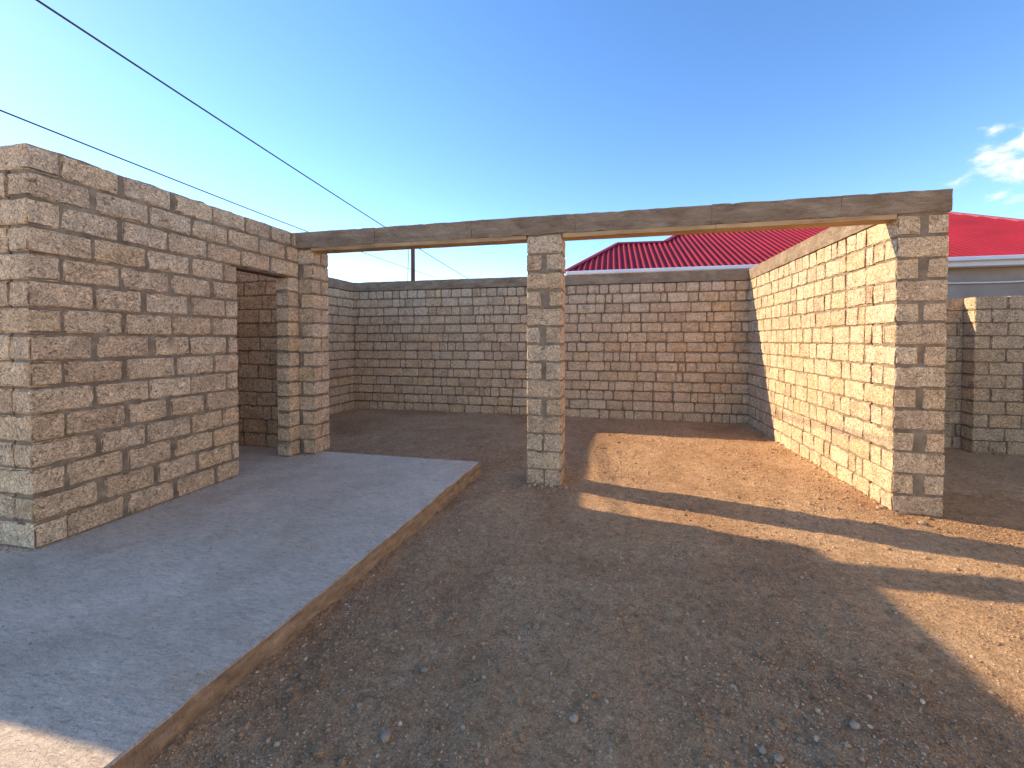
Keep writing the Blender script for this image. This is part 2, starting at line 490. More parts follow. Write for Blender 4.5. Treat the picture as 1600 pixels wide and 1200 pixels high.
def fill(a, b, rnd, style, joint):
    """Lengths of blocks between a and b -> list of (start, end)."""
    out, x = [], a
    while x < b - 0.04:
        j = joint(rnd)
        if style == 'near': L = rnd.choice((0.375, 0.39, 0.385, 0.36, 0.33))
        elif style == 'mixed': L = rnd.choice((0.39, 0.38, 0.36, 0.39, 0.33, 0.30, 0.19, 0.18, 0.12, 0.37))
        elif style == 'short': L = rnd.choice((0.19, 0.17, 0.2, 0.13, 0.24, 0.18, 0.22))
        elif style == 'lit': L = rnd.choice((0.39, 0.36, 0.30, 0.26, 0.22, 0.33, 0.19, 0.28, 0.14))
        elif style == 'low': L = rnd.choice((0.39, 0.38, 0.40, 0.39, 0.2))
        e = x + L
        if b - e < 0.10:                     # last block takes what is left
            if b - x > 0.46:
                e = x + (b - x) * 0.55
            else: e = b
        out.append((x, e))
        x = e + j
    return out

JN = lambda r: r.choice((0.014, 0.018, 0.024, 0.038, 0.05, 0.042, 0.03))
JF = lambda r: r.choice((0.010, 0.014, 0.018, 0.022))

def build_wall(t, axis, c0, u0, u1, thick, z0, n, ch, style, joint, seed, fine, mat,
               start_rule=None, end_rule=None, openings=(), short_top=False, mres=0.05, hj=0.014,
               stuff=False, keep=None, recess=0.015, relief=0.009, core_start=0.012, core_end=0.012, split=None):
    """axis 'x': wall runs along X with its visible face at y=c0 (body towards +y if thick>0); axis 'y': along Y, face at x=c0."""
    rnd = random.Random(seed)
    lo, hi = min(c0, c0 + thick), max(c0, c0 + thick)
    mid = (lo + hi) / 2
    W = hi - lo
    ang = 0 if axis == 'x' else math.pi / 2
    pile = ([], []) if (stuff or keep) else None
    for k in range(n):
        zc = z0 + k * ch + ch / 2
        a = u0 + (start_rule(k) if start_rule else 0)
        b = u1 - (end_rule(k) if end_rule else 0)
        segs = [(a, b)]
        for (oa, ob, ok) in openings:
            if k < ok:
                segs = [s for (p, q) in segs for s in ((p, min(q, oa)), (max(p, ob), q)) if s[1] - s[0] > 0.03]
        st = 'short' if (short_top and k == n - 1) else style
        for (p, q) in segs:
            lead = None
            if style in ('near', 'low') and q - p > 0.7:
                # running bond: odd courses start with a half block
                lead = (0.385 if (k % 2 == 0) else 0.385) if start_rule else (0.19 if (k % 2 == 0) else 0.385)
                lead += rnd.uniform(-0.012, 0.012)
            elif style in ('mixed', 'lit') and q - p > 0.9:
                lead = rnd.choice((0.12, 0.2, 0.3, 0.38)) if st != 'short' else None
            lst = []
            if lead:
                lst.append((p, p + lead)); p = p + lead + joint(rnd)
            lst += fill(p, q, rnd, st, joint)
            for (e0, e1) in lst:
                L, uc = e1 - e0, (e0 + e1) / 2
                if L < 0.03: continue
                H = ch - hj - rnd.choice((0, 0, 0.003, 0.006))
                x, y = (uc, mid) if axis == 'x' else (mid, uc)
                use_pile = stuff or (keep is not None and not keep(x, y, zc))
                add_block(t, x, y, zc, L, W, H, ang, fine, mat, rnd, pile if use_pile else None)
    if pile and pile[0]:
        me = mesh_from('rear_blocks', pile[0], pile[1], smooth=False)
        o = link('rear_blocks', me, mat, t)
        o.location = -t.location
        o['kind'] = 'stuff'
    # mortar bed behind the block faces
    rects = [(u0 + core_start, u1 - core_end, z0 + 0.004, z0 + n * ch - 0.010)]
    for (oa, ob, ok) in openings:
        zt = z0 + ok * ch + 0.006
        rects = [(u0 + core_start, oa - 0.012, z0 + 0.004, zt), (ob + 0.012, u1 - core_end, z0 + 0.004, zt),
                 (u0 + core_start, u1 - core_end, zt, z0 + n * ch - 0.010)]
    parts = []
    for i, (a, b, za, zb) in enumerate(rects):
        if axis == 'x': parts.append(grid_box(a, b, lo + recess, hi - recess, za, zb, mres, relief, seed))
        else: parts.append(grid_box(lo + recess, hi - recess, a, b, za, zb, mres, relief, seed))
    v, f = join_parts(parts)
    o = link('mortar', mesh_from('mortar', v - np.array(t.location), f), M_MORTAR, t)
    return t

def build_pillar(t, x0, x1, y0, y1, z0, n, ch, seed, mat, fine=True, flip=0, solid=(), tooth=0.0):
    rnd = random.Random(seed)
    W, D = x1 - x0, y1 - y0
    for k in range(n):
        zc = z0 + (k + .5) * ch
        H = ch - rnd.choice((0.010, 0.014, 0.018))
        if (k + flip) % 2 == 0 or k in solid:
            d = (D - 0.016) / 2
            for yy in (y0 + d / 2, y1 - d / 2):
                if k in solid and yy < (y0 + y1) / 2:
                    s = W * rnd.uniform(.44, .5)
                    add_block(t, x0 + s / 2, yy, zc, s, d, H, 0, fine, mat, rnd)
                    add_block(t, x1 - (W - s - .012) / 2, yy, zc, W - s - .012, d, H, 0, fine, mat, rnd)
                else:
                    add_block(t, (x0 + x1) / 2, yy, zc, W - rnd.uniform(0, .008), d, H, 0, fine, mat, rnd)
        else:
            g = rnd.choice((0.04, 0.055, 0.07, 0.085))
            w1 = (W - g) * rnd.uniform(.46, .54); w2 = W - g - w1
            add_block(t, x0 + w1 / 2, (y0 + y1 + tooth) / 2, zc, D + tooth - rnd.uniform(0, .008), w1, H, math.pi / 2, fine, mat, rnd)
            add_block(t, x1 - w2 / 2, (y0 + y1) / 2, zc, D - rnd.uniform(0, .008), w2, H, math.pi / 2, fine, mat, rnd)
    v, f = grid_box(x0 + .012, x1 - .012, y0 + .011, y1 - .011, z0 + .003, z0 + n * ch + .01, 0.03, 0.007, seed)
    link('mortar', mesh_from('mortar', v - np.array(t.location), f), M_MORTAR, t)
    return t

# ------------------------------------------------------------------ ground
SLAB = 0.15
TOP = 3.09
def axis_lines(lo, hi, step, far):
    a = list(np.arange(lo, hi + 1e-6, step))
    s, x = step, hi
    while x < far:
        s *= 1.22; x += s; a.append(x)
    s, x = step, lo
    while x > -far:
        s *= 1.22; x -= s; a.insert(0, x)
    return np.array(a)

def ground_height(x, y):
    p = np.stack([x, y, np.zeros_like(x)], -1)
    near = np.exp(-np.maximum(0, np.hypot(x, y - 3) - 9) / 6)
    z = 0.012 * fbm(p * 0.9 + 4, 3) + 0.008 * fbm(p * 4.1 + 9, 3) + 0.0045 * fbm(p * 15 + 2, 3)
    # rain-softened bank of spoil along the foot of the slab and wheel ruts in the yard
    z = z + 0.010 * np.clip(fbm(p * 2.3 + 40, 3), 0, 1)
    ex = -1.775 + np.clip(y, 0, 5.03) / 5.03 * .185
    bank = np.exp(-np.clip(x - ex, 0, 9) / .20) * np.clip((4.4 - y) / 2.8, 0, 1) * (x > ex - .3)
    z = z + bank * (0.052 + 0.014 * fbm(p * 6 + 70, 3))
    z = z + 0.007 * np.clip(fbm(p * 9 + 13, 3) + .1, 0, 1)
    # soil and droppings banked against the foot of the masonry
    soft = 0.55 + 0.75 * fbm(p * 5 + 90, 3)
    def foot(d): return np.exp(-np.abs(d) / .07) * np.clip(soft, 0, 1.6)
    inside = (y > 4.7) & (y < 9.4)
    z = z + 0.034 * np.where(inside & (x > -6.2) & (x < 2.8), foot(9.28 - y), 0)
    z = z + 0.034 * np.where(inside & (x < 2.75), foot(2.67 - x), 0)
    z = z + 0.030 * np.where((x > 2.5) & (x < 3.25) & (y < 4.9), foot(4.80 - y), 0)
    dp = np.hypot(np.clip(np.abs(x + .745) - .19, 0, 9), np.clip(np.abs(y - 5.0) - .17, 0, 9))
    z = z + 0.032 * foot(dp)
    return z * near - 0.012

gx = axis_lines(-2.2, 4.2, 0.034, 2500)
gy = axis_lines(0.7, 7.6, 0.036, 2500)
GX, GY = np.meshgrid(gx, gy, indexing='ij')
GZ = ground_height(GX, GY)
gv = np.stack([GX, GY, GZ], -1).reshape(-1, 3)
ny_ = len(gy)
ii, jj = np.meshgrid(np.arange(len(gx) - 1), np.arange(ny_ - 1), indexing='ij')
q0 = (ii * ny_ + jj).reshape(-1)
quads = np.stack([q0, q0 + ny_, q0 + ny_ + 1, q0 + 1], 1)
me = bpy.data.meshes.new('ground')
me.vertices.add(len(gv)); me.vertices.foreach_set('co', gv.reshape(-1))
me.loops.add(quads.size); me.loops.foreach_set('vertex_index', quads.reshape(-1).astype(np.int32))
me.polygons.add(len(quads)); me.polygons.foreach_set('loop_start', (np.arange(len(quads)) * 4).astype(np.int32))
me.update(calc_edges=True); me.shade_smooth()
ground = link('ground', me, M_DIRT)
ground['kind'] = 'structure'

# ------------------------------------------------------------------ concrete slab
def build_slab():
    ys = np.concatenate([np.arange(-1.2, 5.03, 0.045), [5.03]])
    V, F = [], []
    def edge_x(y): return -1.775 + (y / 5.03) * 0.185
    rows = []
    for y in ys:
        ex = edge_x(y) + 0.007 * float(fbm(np.array([y * 5, 0.3, 1.0]), 3)) + 0.005 * float(vnoise(np.array([y * 21, 2.3, 4.0]))) - 0.030 * max(0.0, float(vnoise(np.array([y * 9, 8.3, 4.0]))) - 0.45)
        xs = np.concatenate([[-9.0, -6.5, -5.0], np.arange(-4.4, ex - 0.06, 0.09), [ex - 0.022, ex - 0.007]])
        rows.append((y, ex, xs))
    n = min(len(r[2]) for r in rows)
    # top grid with the same column count in every row
    grid = []
    for (y, ex, xs) in rows:
        cols = np.concatenate([[-9.0, -6.5, -5.0], np.linspace(-4.4, ex - 0.03, 44), [ex - 0.014, ex - 0.003]])
        zz = SLAB + 0.004 * fbm(np.stack([cols * 1.2, np.full_like(cols, y * 1.2), np.zeros_like(cols)], 1), 3)
        zz[-1] -= 0.006 + 0.004 * abs(float(vnoise(np.array([y * 17, 7.1, 0.0]))))
        line = [(x, y, z) for x, z in zip(cols, zz)]
        # poured edge going down
        for d, o in ((0.045, 0.0), (0.09, 0.003), (0.13, 0.006), (0.24, 0.012)):
            w = 0.007 * float(fbm(np.array([y * 7, d * 22, 5.0]), 3))
            line.append((ex + o + w, y, SLAB - d))
        grid.append(line)
    m = len(grid[0])
    for r in grid: V += r
    for i in range(len(grid) - 1):
        for j in range(m - 1):
            a = i * m + j
            F.append((a, a + 1, a + m + 1, a + m))
    # far end face
    base = (len(grid) - 1) * m
    bot = []
    for j in range(m):
        x, y, z = V[base + j]
        bot.append(len(V)); V.append((x, y + 0.01, -0.1 if j < m - 4 else min(z, -0.09)))
    for j in range(m - 1):
        F.append((base + j, base + j + 1, bot[j + 1], bot[j]))
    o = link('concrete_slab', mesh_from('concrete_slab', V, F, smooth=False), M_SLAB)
    o['kind'] = 'structure'
    return o
build_slab()

# ------------------------------------------------------------------ small room on the left
XL, YN = -4.056, 2.162
CH = (TOP - SLAB) / 15
t = thing('stone_wall', 'tall shaded limestone block wall with a doorway, standing on the concrete slab at left', 'wall', (XL, YN, SLAB))
build_wall(t, 'y', XL, YN, 4.855, -0.19, SLAB, 15, CH, 'near', JN, 21, True, M_BLOCK,
           start_rule=lambda k: 0.205 if k % 2 == 0 else 0.0, openings=[(3.905, 4.67, 12)], mres=0.03, hj=0.021, relief=0.010, recess=0.013)
lv, lf = grid_box(XL - 0.18, XL - 0.004, 3.84, 4.74, SLAB + 12 * CH - 0.022, SLAB + 12 * CH - 0.001, 0.09, 0.001, 3)
link('lintel', mesh_from('lintel', lv - np.array(t.location), lf), M_LINTEL, t)

t = thing('stone_wall', 'end face of the left limestone room, cut off by the left edge of the photo', 'wall', (XL - 0.2, YN, SLAB))
build_wall(t, 'x', YN, -5.3, XL - 0.198, 0.19, SLAB, 15, CH, 'near', JN, 22, True, M_BLOCK,
           end_rule=lambda k: 0.205 if k % 2 == 0 else 0.006, mres=0.05, hj=0.015, relief=0.007)
rc = random.Random(5)
for k in range(0, 15, 2):                  # bonded corner: every other course turns the corner
    add_block(t, XL - 0.1925, YN + 0.095, SLAB + (k + .5) * CH, 0.385, 0.19, CH - 0.015, 0, True, M_BLOCK, rc)

t = thing('stone_wall', 'dim limestone wall seen through the open doorway of the left room', 'wall', (-5.2, 5.05, SLAB))
build_wall(t, 'x', 5.03, -6.18, -4.26, 0.16, SLAB, 15, CH, 'mixed', JF, 23, True, M_BLOCK, mres=0.06)

t = thing('stone_wall', 'hidden far side wall of the left limestone room', 'wall', (-5.5, 3.6, SLAB))
build_wall(t, 'y', -5.3, YN + 0.2, 5.02, -0.19, SLAB, 15, CH, 'low', JF, 24, False, M_BLOCK_FAR, stuff=True, mres=0.2)
t = thing('stone_wall', 'low unfinished limestone wall running left from the small room', 'wall', (-7.5, YN, SLAB))
build_wall(t, 'x', YN, -9.4, -5.31, 0.19, SLAB, 11, CH, 'low', JF, 25, False, M_BLOCK_FAR, stuff=True, mres=0.2)

# ------------------------------------------------------------------ pillars
YF, PD = 4.82, 0.37
t = thing('stone_pillar', 'limestone pillar joined to the doorway wall on the slab, left end of the concrete beam', 'pillar', (-4.05, YF + .2, SLAB), 'limestone pillars under the beam')
build_pillar(t, -4.245, -3.84, 4.862, 4.862 + 0.325, SLAB, 14, (2.875 - SLAB) / 14, 31, M_BLOCK, flip=1)
t = thing('stone_pillar', 'free-standing limestone pillar holding up the middle of the concrete beam', 'pillar', (-.75, YF + .2, 0), 'limestone pillars under the beam')
build_pillar(t, -0.95, -0.543, YF, YF + PD, -0.03, 14, 2.905 / 14, 32, M_BLOCK, flip=1, solid=(2, 0))
t = thing('stone_pillar', 'broad limestone pier ending the sunlit wall, right end of the concrete beam', 'pillar', (2.88, YF + .2, 0), 'limestone pillars under the beam')
build_pillar(t, 2.673, 3.093, YF, YF + PD, -0.03, 14, 2.905 / 14, 33, M_BLOCK, tooth=0.13)

# ------------------------------------------------------------------ concrete beam over the opening
def rough_beam(x0, x1, y0, y1, z0, z1, res, disp, seed, chips=0.0):
    v, f = grid_box(x0, x1, y0, y1, z0, z1, res, disp, seed)
    if chips:
        top = v[:, 2] > z1 - 0.02
        fr = np.abs(v[:, 1] - y0) < 0.02
        n = vnoise(np.stack([v[:, 0] * 9, v[:, 0] * 0 + seed, v[:, 0] * 0], 1))
        drop = np.clip(n - 0.35, 0, 1) * chips
        v[:, 2] -= np.where(top, drop, 0)
        bot = (v[:, 2] < z0 + 0.02) & fr
        v[:, 2] += np.where(bot, np.clip(-n - 0.35, 0, 1) * chips, 0)
    return v, f
t = thing('concrete_beam', 'long grey cast concrete beam spanning the three pillars', 'beam', (-.6, YF, 2.88))
cuts = [-4.25, -2.9, -1.62, -.4, 1.02, 2.2, 3.105]
parts = []
for i in range(len(cuts) - 1):
    dy = (i % 2) * 0.004
    parts.append(rough_beam(cuts[i] + .0015, cuts[i + 1] - .0015, YF - .012 + dy, YF + .19, 2.885, TOP + .002 * (i % 3), 0.034, 0.0030, 40 + i, 0.013))
v, f = join_parts(parts)
link('beam_body', mesh_from('beam_body', v - np.array(t.location), f), M_BEAM, t)
for (a, b) in ((-3.83, -.955), (-.538, 2.668)):  # strips added under the concrete; their orange colour stands for bounced light
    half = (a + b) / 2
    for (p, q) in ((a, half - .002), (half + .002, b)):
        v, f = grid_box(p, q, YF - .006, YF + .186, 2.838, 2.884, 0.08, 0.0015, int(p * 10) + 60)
        link('bounce_tint_strip', mesh_from('bounce_tint_strip', v - np.array(t.location), f), M_BOUNCE_TINT, t)
# thin bedding mortar above each pillar
for (a, b, y0) in ((-4.2, -3.85, 4.872), (-.94, -.553, YF + .006), (2.683, 3.083, YF + .006)):
    v, f = grid_box(a, b, y0, YF + .18, 2.868, 2.8845, 0.04, 0.002, int(a * 7))
    link('mortar_bed', mesh_from('mortar_bed', v - np.array(t.location), f), M_MORTAR, t)

# ------------------------------------------------------------------ big yard walls with a concrete ring beam on top
XR, YB, XBL = 2.673, 9.283, -6.175
CHB = 2.905 / 14
def cap(t, x0, x1, y0, y1, seed):
    v, f = rough_beam(x0, x1, y0, y1, 2.875, TOP, 0.07, 0.004, seed, 0.012)
    link('ring_beam', mesh_from('ring_beam', v - np.array(t.location), f), M_BEAM, t)

t = thing('stone_wall', 'long shaded limestone back wall behind the pillars, capped with grey concrete', 'wall', (-1.7, YB, 0))
build_wall(t, 'x', YB, XBL - .2, XR + .195, 0.19, -0.03, 14, CHB, 'mixed', JF, 51, False, M_BLOCK_FAR, short_top=True, mres=0.08, hj=0.026, relief=0.005, recess=0.028,
           keep=lambda x, y, z: not (-1.72 < x < -.92) and x > -6.2 and not (x < -4.9 and z < 0))
cap(t, XBL - .2, XR + .2, YB - .012, YB + .20, 71)

t = thing('stone_wall', 'sunlit limestone side wall on the right, running back from the pier', 'wall', (XR, 7.2, 0))
build_wall(t, 'y', XR, YF + PD + .012, YB - .006, 0.19, -0.03, 14, CHB, 'lit', JF, 52, True, M_BLOCK, start_rule=lambda k: 0.132 if k % 2 else 0.0, core_start=0.02, short_top=True, mres=0.05, hj=0.014, relief=0.006)
cap(t, XR - .012, XR + .20, YF + .196, YB - .014, 72)

t = thing('stone_wall', 'short stretch of limestone wall in the far left corner behind the left pillar', 'wall', (XBL, 7.2, 0))
build_wall(t, 'y', XBL, 5.27, YB - .006, -0.19, -0.03, 14, CHB, 'mixed', JF, 53, False, M_BLOCK_FAR, short_top=True, mres=0.1, hj=0.026, relief=0.005, recess=0.028)
cap(t, XBL - .20, XBL + .012, 5.27, YB - .014, 73)

# ------------------------------------------------------------------ lower wall in the neighbouring yard, right edge
CHN = 2.36 / 12
t = thing('stone_wall', 'lower limestone wall with a stepped corner beyond the right pier', 'wall', (5.6, 7.75, 0))
build_wall(t, 'x', 7.75, 5.31, 9.2, 0.22, -0.03, 12, CHN, 'low', JF, 54, True, M_BLOCK, mres=0.08, hj=0.012, relief=0.005)
t = thing('stone_wall', 'narrow recessed strip of limestone wall just right of the pier', 'wall', (4.6, 8.0, 0))
build_wall(t, 'x', 7.985, 3.0, 5.40, 0.19, -0.03, 12, CHN, 'low', JF, 55, True, M_BLOCK, mres=0.08, hj=0.012, relief=0.005)

def added_bounce_house():  # added unseen house, put here for the warm light its front bounces back
    """one-storey house added out of view on the right; its long sunlit front bounces light into the yard"""
    t = thing('bounce_fill_house', 'cream plastered single storey house added unseen beyond the right edge to bounce sunlight into the yard', 'house', (5.7, -1.6, 0))
    L = Vector(t.location)
    def bx(name, x0, x1, y0, y1, z0, z1, mat, parent=None):
        bm = bmesh.new(); bmesh.ops.create_cube(bm, size=1)
        for q in bm.verts:
            q.co = Vector(((q.co.x + .5) * (x1 - x0) + x0, (q.co.y + .5) * (y1 - y0) + y0, (q.co.z + .5) * (z1 - z0) + z0)) - L
        bmesh.ops.bevel(bm, geom=bm.edges[:], offset=.008, segments=1, affect='EDGES')
        me = bpy.data.meshes.new(name); bm.to_mesh(me); bm.free()
        return link(name, me, mat, parent or t)
    X0, X1, Y0, Y1, H = 5.7, 12.0, -8.4, 5.2, 4.0
    bays = [(-6.9, -5.3, .95), (-4.2, -2.6, .95), (-1.6, -.6, .12), (.5, 2.1, .95), (3.0, 4.3, .95)]
    y = Y0
    for (a, b, sill) in bays:                                   # piers, aprons and heads round every opening
        bx('wall', X0, X0 + .3, y, a, 0.02, H, M_CREAM)
        bx('wall', X0, X0 + .3, a + .001, b - .001, 2.25, H, M_CREAM)
        if sill > .5:
            bx('wall', X0, X0 + .3, a + .001, b - .001, 0.02, sill, M_CREAM)
            f = bx('window', X0 + .12, X0 + .16, a + .002, b - .002, sill + .002, 2.248, M_GLASS)
            for (p, q, r_, u) in ((a, a + .07, sill, 2.25), (b - .07, b, sill, 2.25), ((a + b) / 2 - .035, (a + b) / 2 + .035, sill + .07, 2.18), (a + .07, b - .07, sill, sill + .07), (a + .07, b - .07, 2.18, 2.25)):
                bx('frame', X0 + .10, X0 + .18, p + .003, q - .003, r_ + .003, u - .003, M_WHITE, f)
            bx('sill', X0 - .06, X0 + .1, a - .05, b + .05, sill - .05, sill + .004, M_WHITE, f)
        else:
            d = bx('door', X0 + .10, X0 + .15, a + .01, b - .01, .12, 2.24, M_LINTEL)
            bx('handle', X0 + .06, X0 + .1, b - .16, b - .04, 1.05, 1.09, M_WHITE, d)
            bx('step', X0 - .5, X0 - .002, a - .2, b + .2, 0.0, .12, M_PLASTER)
        y = b
    bx('wall', X0, X0 + .3, y, Y1, 0.02, H, M_CREAM)
    bx('wall', X0 + .302, X1, Y0, Y0 + .3, 0.02, H, M_CREAM)
    bx('wall', X0 + .302, X1, Y1 - .3, Y1, 0.02, H, M_CREAM)
    bx('wall', X1 - .3, X1, Y0 + .302, Y1 - .302, 0.02, H, M_CREAM)
    bx('plinth', X0 - .03, X0 - .001, Y0, -1.85, 0.0, .4, M_PLASTER)
    bx('plinth', X0 - .03, X0 - .001, -.35, Y1, 0.0, .4, M_PLASTER)
    bx('roof', X0 - .12, X1 + .12, Y0 - .12, Y1 + .12, H + .001, H + .14, M_PLASTER)
added_bounce_house()

# ------------------------------------------------------------------ neighbour house with the red roof
def house():
    t = thing('neighbour_house', 'grey plastered house with a red corrugated metal hip roof behind the walls', 'house', (5, 12, 0))
    L = np.array(t.location)
    T, E_Y, E_Z = 0.45, 11.0, 3.42
    def zr(y): return E_Z + (y - E_Y) * T
    prof = [(-1.16, 11.0), (.19, 13.84), (1.58, 13.74), (3.05, 16.5), (9.75, 16.5), (10.66, 14.08), (12.2, 11.0)]
    px, py = [p[0] for p in prof], [p[1] for p in prof]
    pitch = 0.150
    xs, hs = [], []
    x = px[0]
    while x < px[-1]:
        for o, h in ((0, 0.0), (.030, .040), (.058, .040), (.088, 0.0)):
            if x + o < px[-1]: xs.append(x + o); hs.append(h)
        x += pitch
    ex = sorted(set(xs) | set(px[1:-1]))
    hh = np.interp(ex, xs, hs)
    V, F = [], []
    nrm = Vector((0, -T, 1)).normalized()
    for x, h in zip(ex, hh):
        ty = float(np.interp(x, px, py))
        for y in (E_Y - .06, max(ty, E_Y)):
            V.append((x + nrm.x * h, y + nrm.y * h, zr(y) + nrm.z * h))
    for i in range(len(ex) - 1):
        F.append((2 * i, 2 * i + 2, 2 * i + 3, 2 * i + 1))
    roof = link('roof', mesh_from('roof', np.array(V) - L, F), M_ROOF, t)
    # the other slopes of the hip, closing the volume
    zb = lambda y: zr(y)
    bk = []
    V2 = [(-1.16, 11.0, E_Z), (.19, 13.84, zr(13.84)), (1.58, 13.84, zr(13.84)), (3.05, 16.5, zr(16.5)), (9.75, 16.5, zr(16.5)), (12.2, 11, E_Z),
          (-1.16, 16.7, E_Z), (12.2, 22, E_Z), (1.5, 22, E_Z), (1.58, 16.7, E_Z)]
    V2 = [(a, b, c - .012) for a, b, c in V2]
    F2 = [(0, 1, 6), (1, 2, 9, 6), (2, 3, 8, 9), (3, 4, 7, 8), (4, 5, 7)]
    link('rear_roof', mesh_from('rear_roof', np.array(V2) - L, F2), M_ROOF, t)
    def tube(pts, w, h, name, mat):
        VV, FF = [], []
        for i, p in enumerate(pts):
            p = Vector(p)
            d = (Vector(pts[min(i + 1, len(pts) - 1)]) - Vector(pts[max(i - 1, 0)])).normalized()
            s = d.cross(Vector((0, 0, 1))).normalized(); u = s.cross(d).normalized()
            for a, b in ((-w, -h), (w, -h), (w, h * .6), (0, h), (-w, h * .6)):
                VV.append(p + s * a + u * b)
        for i in range(len(pts) - 1):
            for k in range(5):
                a, b = i * 5 + k, i * 5 + (k + 1) % 5
                FF.append((a, b, b + 5, a + 5))
        FF += [(0, 1, 2, 3, 4), tuple(len(VV) - 1 - k for k in range(5))]
        return link(name, mesh_from(name, np.array(VV) - L, FF), mat, roof if False else t)
    for i in range(len(prof) - 1):
        a, b = prof[i], prof[i + 1]
        tube([(a[0], a[1], zr(a[1]) + .035), (b[0], b[1], zr(b[1]) + .035)], .075, .035, 'ridge_cap', M_RIDGE)
    # gutter, fascia, soffit and wall
    def bx(name, x0, x1, y0, y1, z0, z1, mat):
        bm = bmesh.new(); bmesh.ops.create_cube(bm, size=1)
        for q in bm.verts:
            q.co = ((q.co.x + .5) * (x1 - x0) + x0 - L[0], (q.co.y + .5) * (y1 - y0) + y0 - L[1], (q.co.z + .5) * (z1 - z0) + z0 - L[2])
        bmesh.ops.bevel(bm, geom=bm.edges[:], offset=min(.012, (z1 - z0) * .2), segments=1, affect='EDGES')
        me = bpy.data.meshes.new(name); bm.to_mesh(me); bm.free()
        return link(name, me, mat, t)
    bx('gutter', -1.12, 12.15, 10.84, 10.95, 3.345, 3.43, M_WHITE)
    bx('fascia', -1.05, 12.1, 10.96, 11.0, 3.24, 3.40, M_WHITE)
    bx('soffit', -1.02, 12.05, 11.003, 11.32, 3.25, 3.275, M_WHITE)
    bx('wall', -.9, 11.9, 11.3, 11.55, -.1, 3.248, M_PLASTER)
    bx('wall', 11.64, 11.9, 11.555, 21.8, -.1, 3.36, M_PLASTER)
    bx('wall', -.9, -.65, 11.555, 16.5, -.1, 3.36, M_PLASTER)
    # sagging service pipe clipped along the plaster
    n = 14
    PV, PF = [], []
    for i in range(n):
        x = 5.6 + i * .45
        z = 2.90 + .012 * (x - 5.6) + .012 * math.sin(x * 2.1)
        for k in range(6):
            a = k / 6 * 2 * math.pi
            PV.append((x, 11.25 + .02 * math.cos(a), z + .02 * math.sin(a)))
    for i in range(n - 1):
        for k in range(6):
            a, b = i * 6 + k, i * 6 + (k + 1) % 6
            PF.append((a, b, b + 6, a + 6))
    link('service_pipe', mesh_from('service_pipe', np.array(PV) - L, PF, True), M_WHITE, t)
house()

# ------------------------------------------------------------------ overhead cables and pole
def cable(name, label, P, Q, r, sag, extend=0.5, group=None):
    P, Q = Vector(P), Vector(Q)
    P2 = P - (Q - P) * extend * .5
    Q2 = Q + (Q - P) * extend
    pts = []
    for i in range(41):
        s = i / 40
        p = P2.lerp(Q2, s); p.z -= sag * 4 * s * (1 - s)
        pts.append(p)
    V, F = [], []
    d = (Q2 - P2).normalized(); sx = d.cross(Vector((0, 0, 1))).normalized(); sy = sx.cross(d)
    for p in pts:
        for k in range(6):
            a = k / 6 * 2 * math.pi
            V.append(p + sx * math.cos(a) * r + sy * math.sin(a) * r)
    for i in range(len(pts) - 1):
        for k in range(6):
            a, b = i * 6 + k, i * 6 + (k + 1) % 6
            F.append((a, b, b + 6, a + 6))
    o = link(name, mesh_from(name, V, F, True), M_CABLE)
    return tag(o, label, 'cable', group)
cable('overhead_cable', 'thick black overhead cable crossing the sky from the top left corner to the beam', (-8.02, 4.39, 6.60), (-9.00, 24.69, 5.82), 0.016, 0.15, .3, 'overhead cables')
cable('overhead_cable', 'thin black overhead cable running low above the left wall', (-11.28, 5.68, 6.10), (-13.93, 27.67, 6.86), 0.016, 0.2, .3, 'overhead cables')

t = thing('utility_pole', 'dark brown pole rising behind the back wall, left of the middle pillar', 'pole', (-10.97, 22.2, 0))
V, F = [], []
for (z, r) in ((-.2, .13), (3, .125), (6.9, .115), (7.25, .11)):
    for k in range(12):
        a = k / 12 * 2 * math.pi
        V.append((r * math.cos(a), r * math.sin(a), z))
for i in range(3):
    for k in range(12):
        a, b = i * 12 + k, i * 12 + (k + 1) % 12
        F.append((a, b, b + 12, a + 12))
F.append(tuple(range(36, 48)))
link('shaft', mesh_from('shaft', V, F, True), M_POLE, t)
V, F = [], []
for (x, z) in ((-.30, 7.1), (-.27, 6.4), (-.32, 5.4), (-.36, 3.5), (-.2, .4)):
    for k in range(6):
        a = k / 6 * 2 * math.pi
        V.append((x + .018 * math.cos(a), .018 * math.sin(a), z))
for i in range(4):
    for k in range(6):
        a, b = i * 6 + k, i * 6 + (k + 1) % 6
        F.append((a, b, b + 6, a + 6))
link('down_cable', mesh_from('down_cable', V, F, True), M_CABLE, t)
bm = bmesh.new(); bmesh.ops.create_cube(bm, size=1)
for q in bm.verts: q.co = (q.co.x * .75, q.co.y * .08, q.co.z * .08 + 7.0)
bmesh.ops.bevel(bm, geom=bm.edges[:], offset=.01, segments=1, affect='EDGES')
me = bpy.data.meshes.new('crossarm'); bm.to_mesh(me); bm.free()
link('crossarm', me, M_POLE, t)

# ------------------------------------------------------------------ gravel
ICO_V = None
def ico(sub):
    bm = bmesh.new(); bmesh.ops.create_icosphere(bm, subdivisions=sub, radius=1)
    v = np.array([p.co[:] for p in bm.verts]); f = np.array([[q.index for q in p.verts] for p in bm.faces]); bm.free()
    return v, f
OCT_V = np.array([(1, 0, 0), (-1, 0, 0), (0, 1, 0), (0, -1, 0), (0, 0, 1), (0, 0, -1)], float)
OCT_F = np.array([(0, 2, 4), (2, 1, 4), (1, 3, 4), (3, 0, 4), (2, 0, 5), (1, 2, 5), (3, 1, 5), (0, 3, 5)])

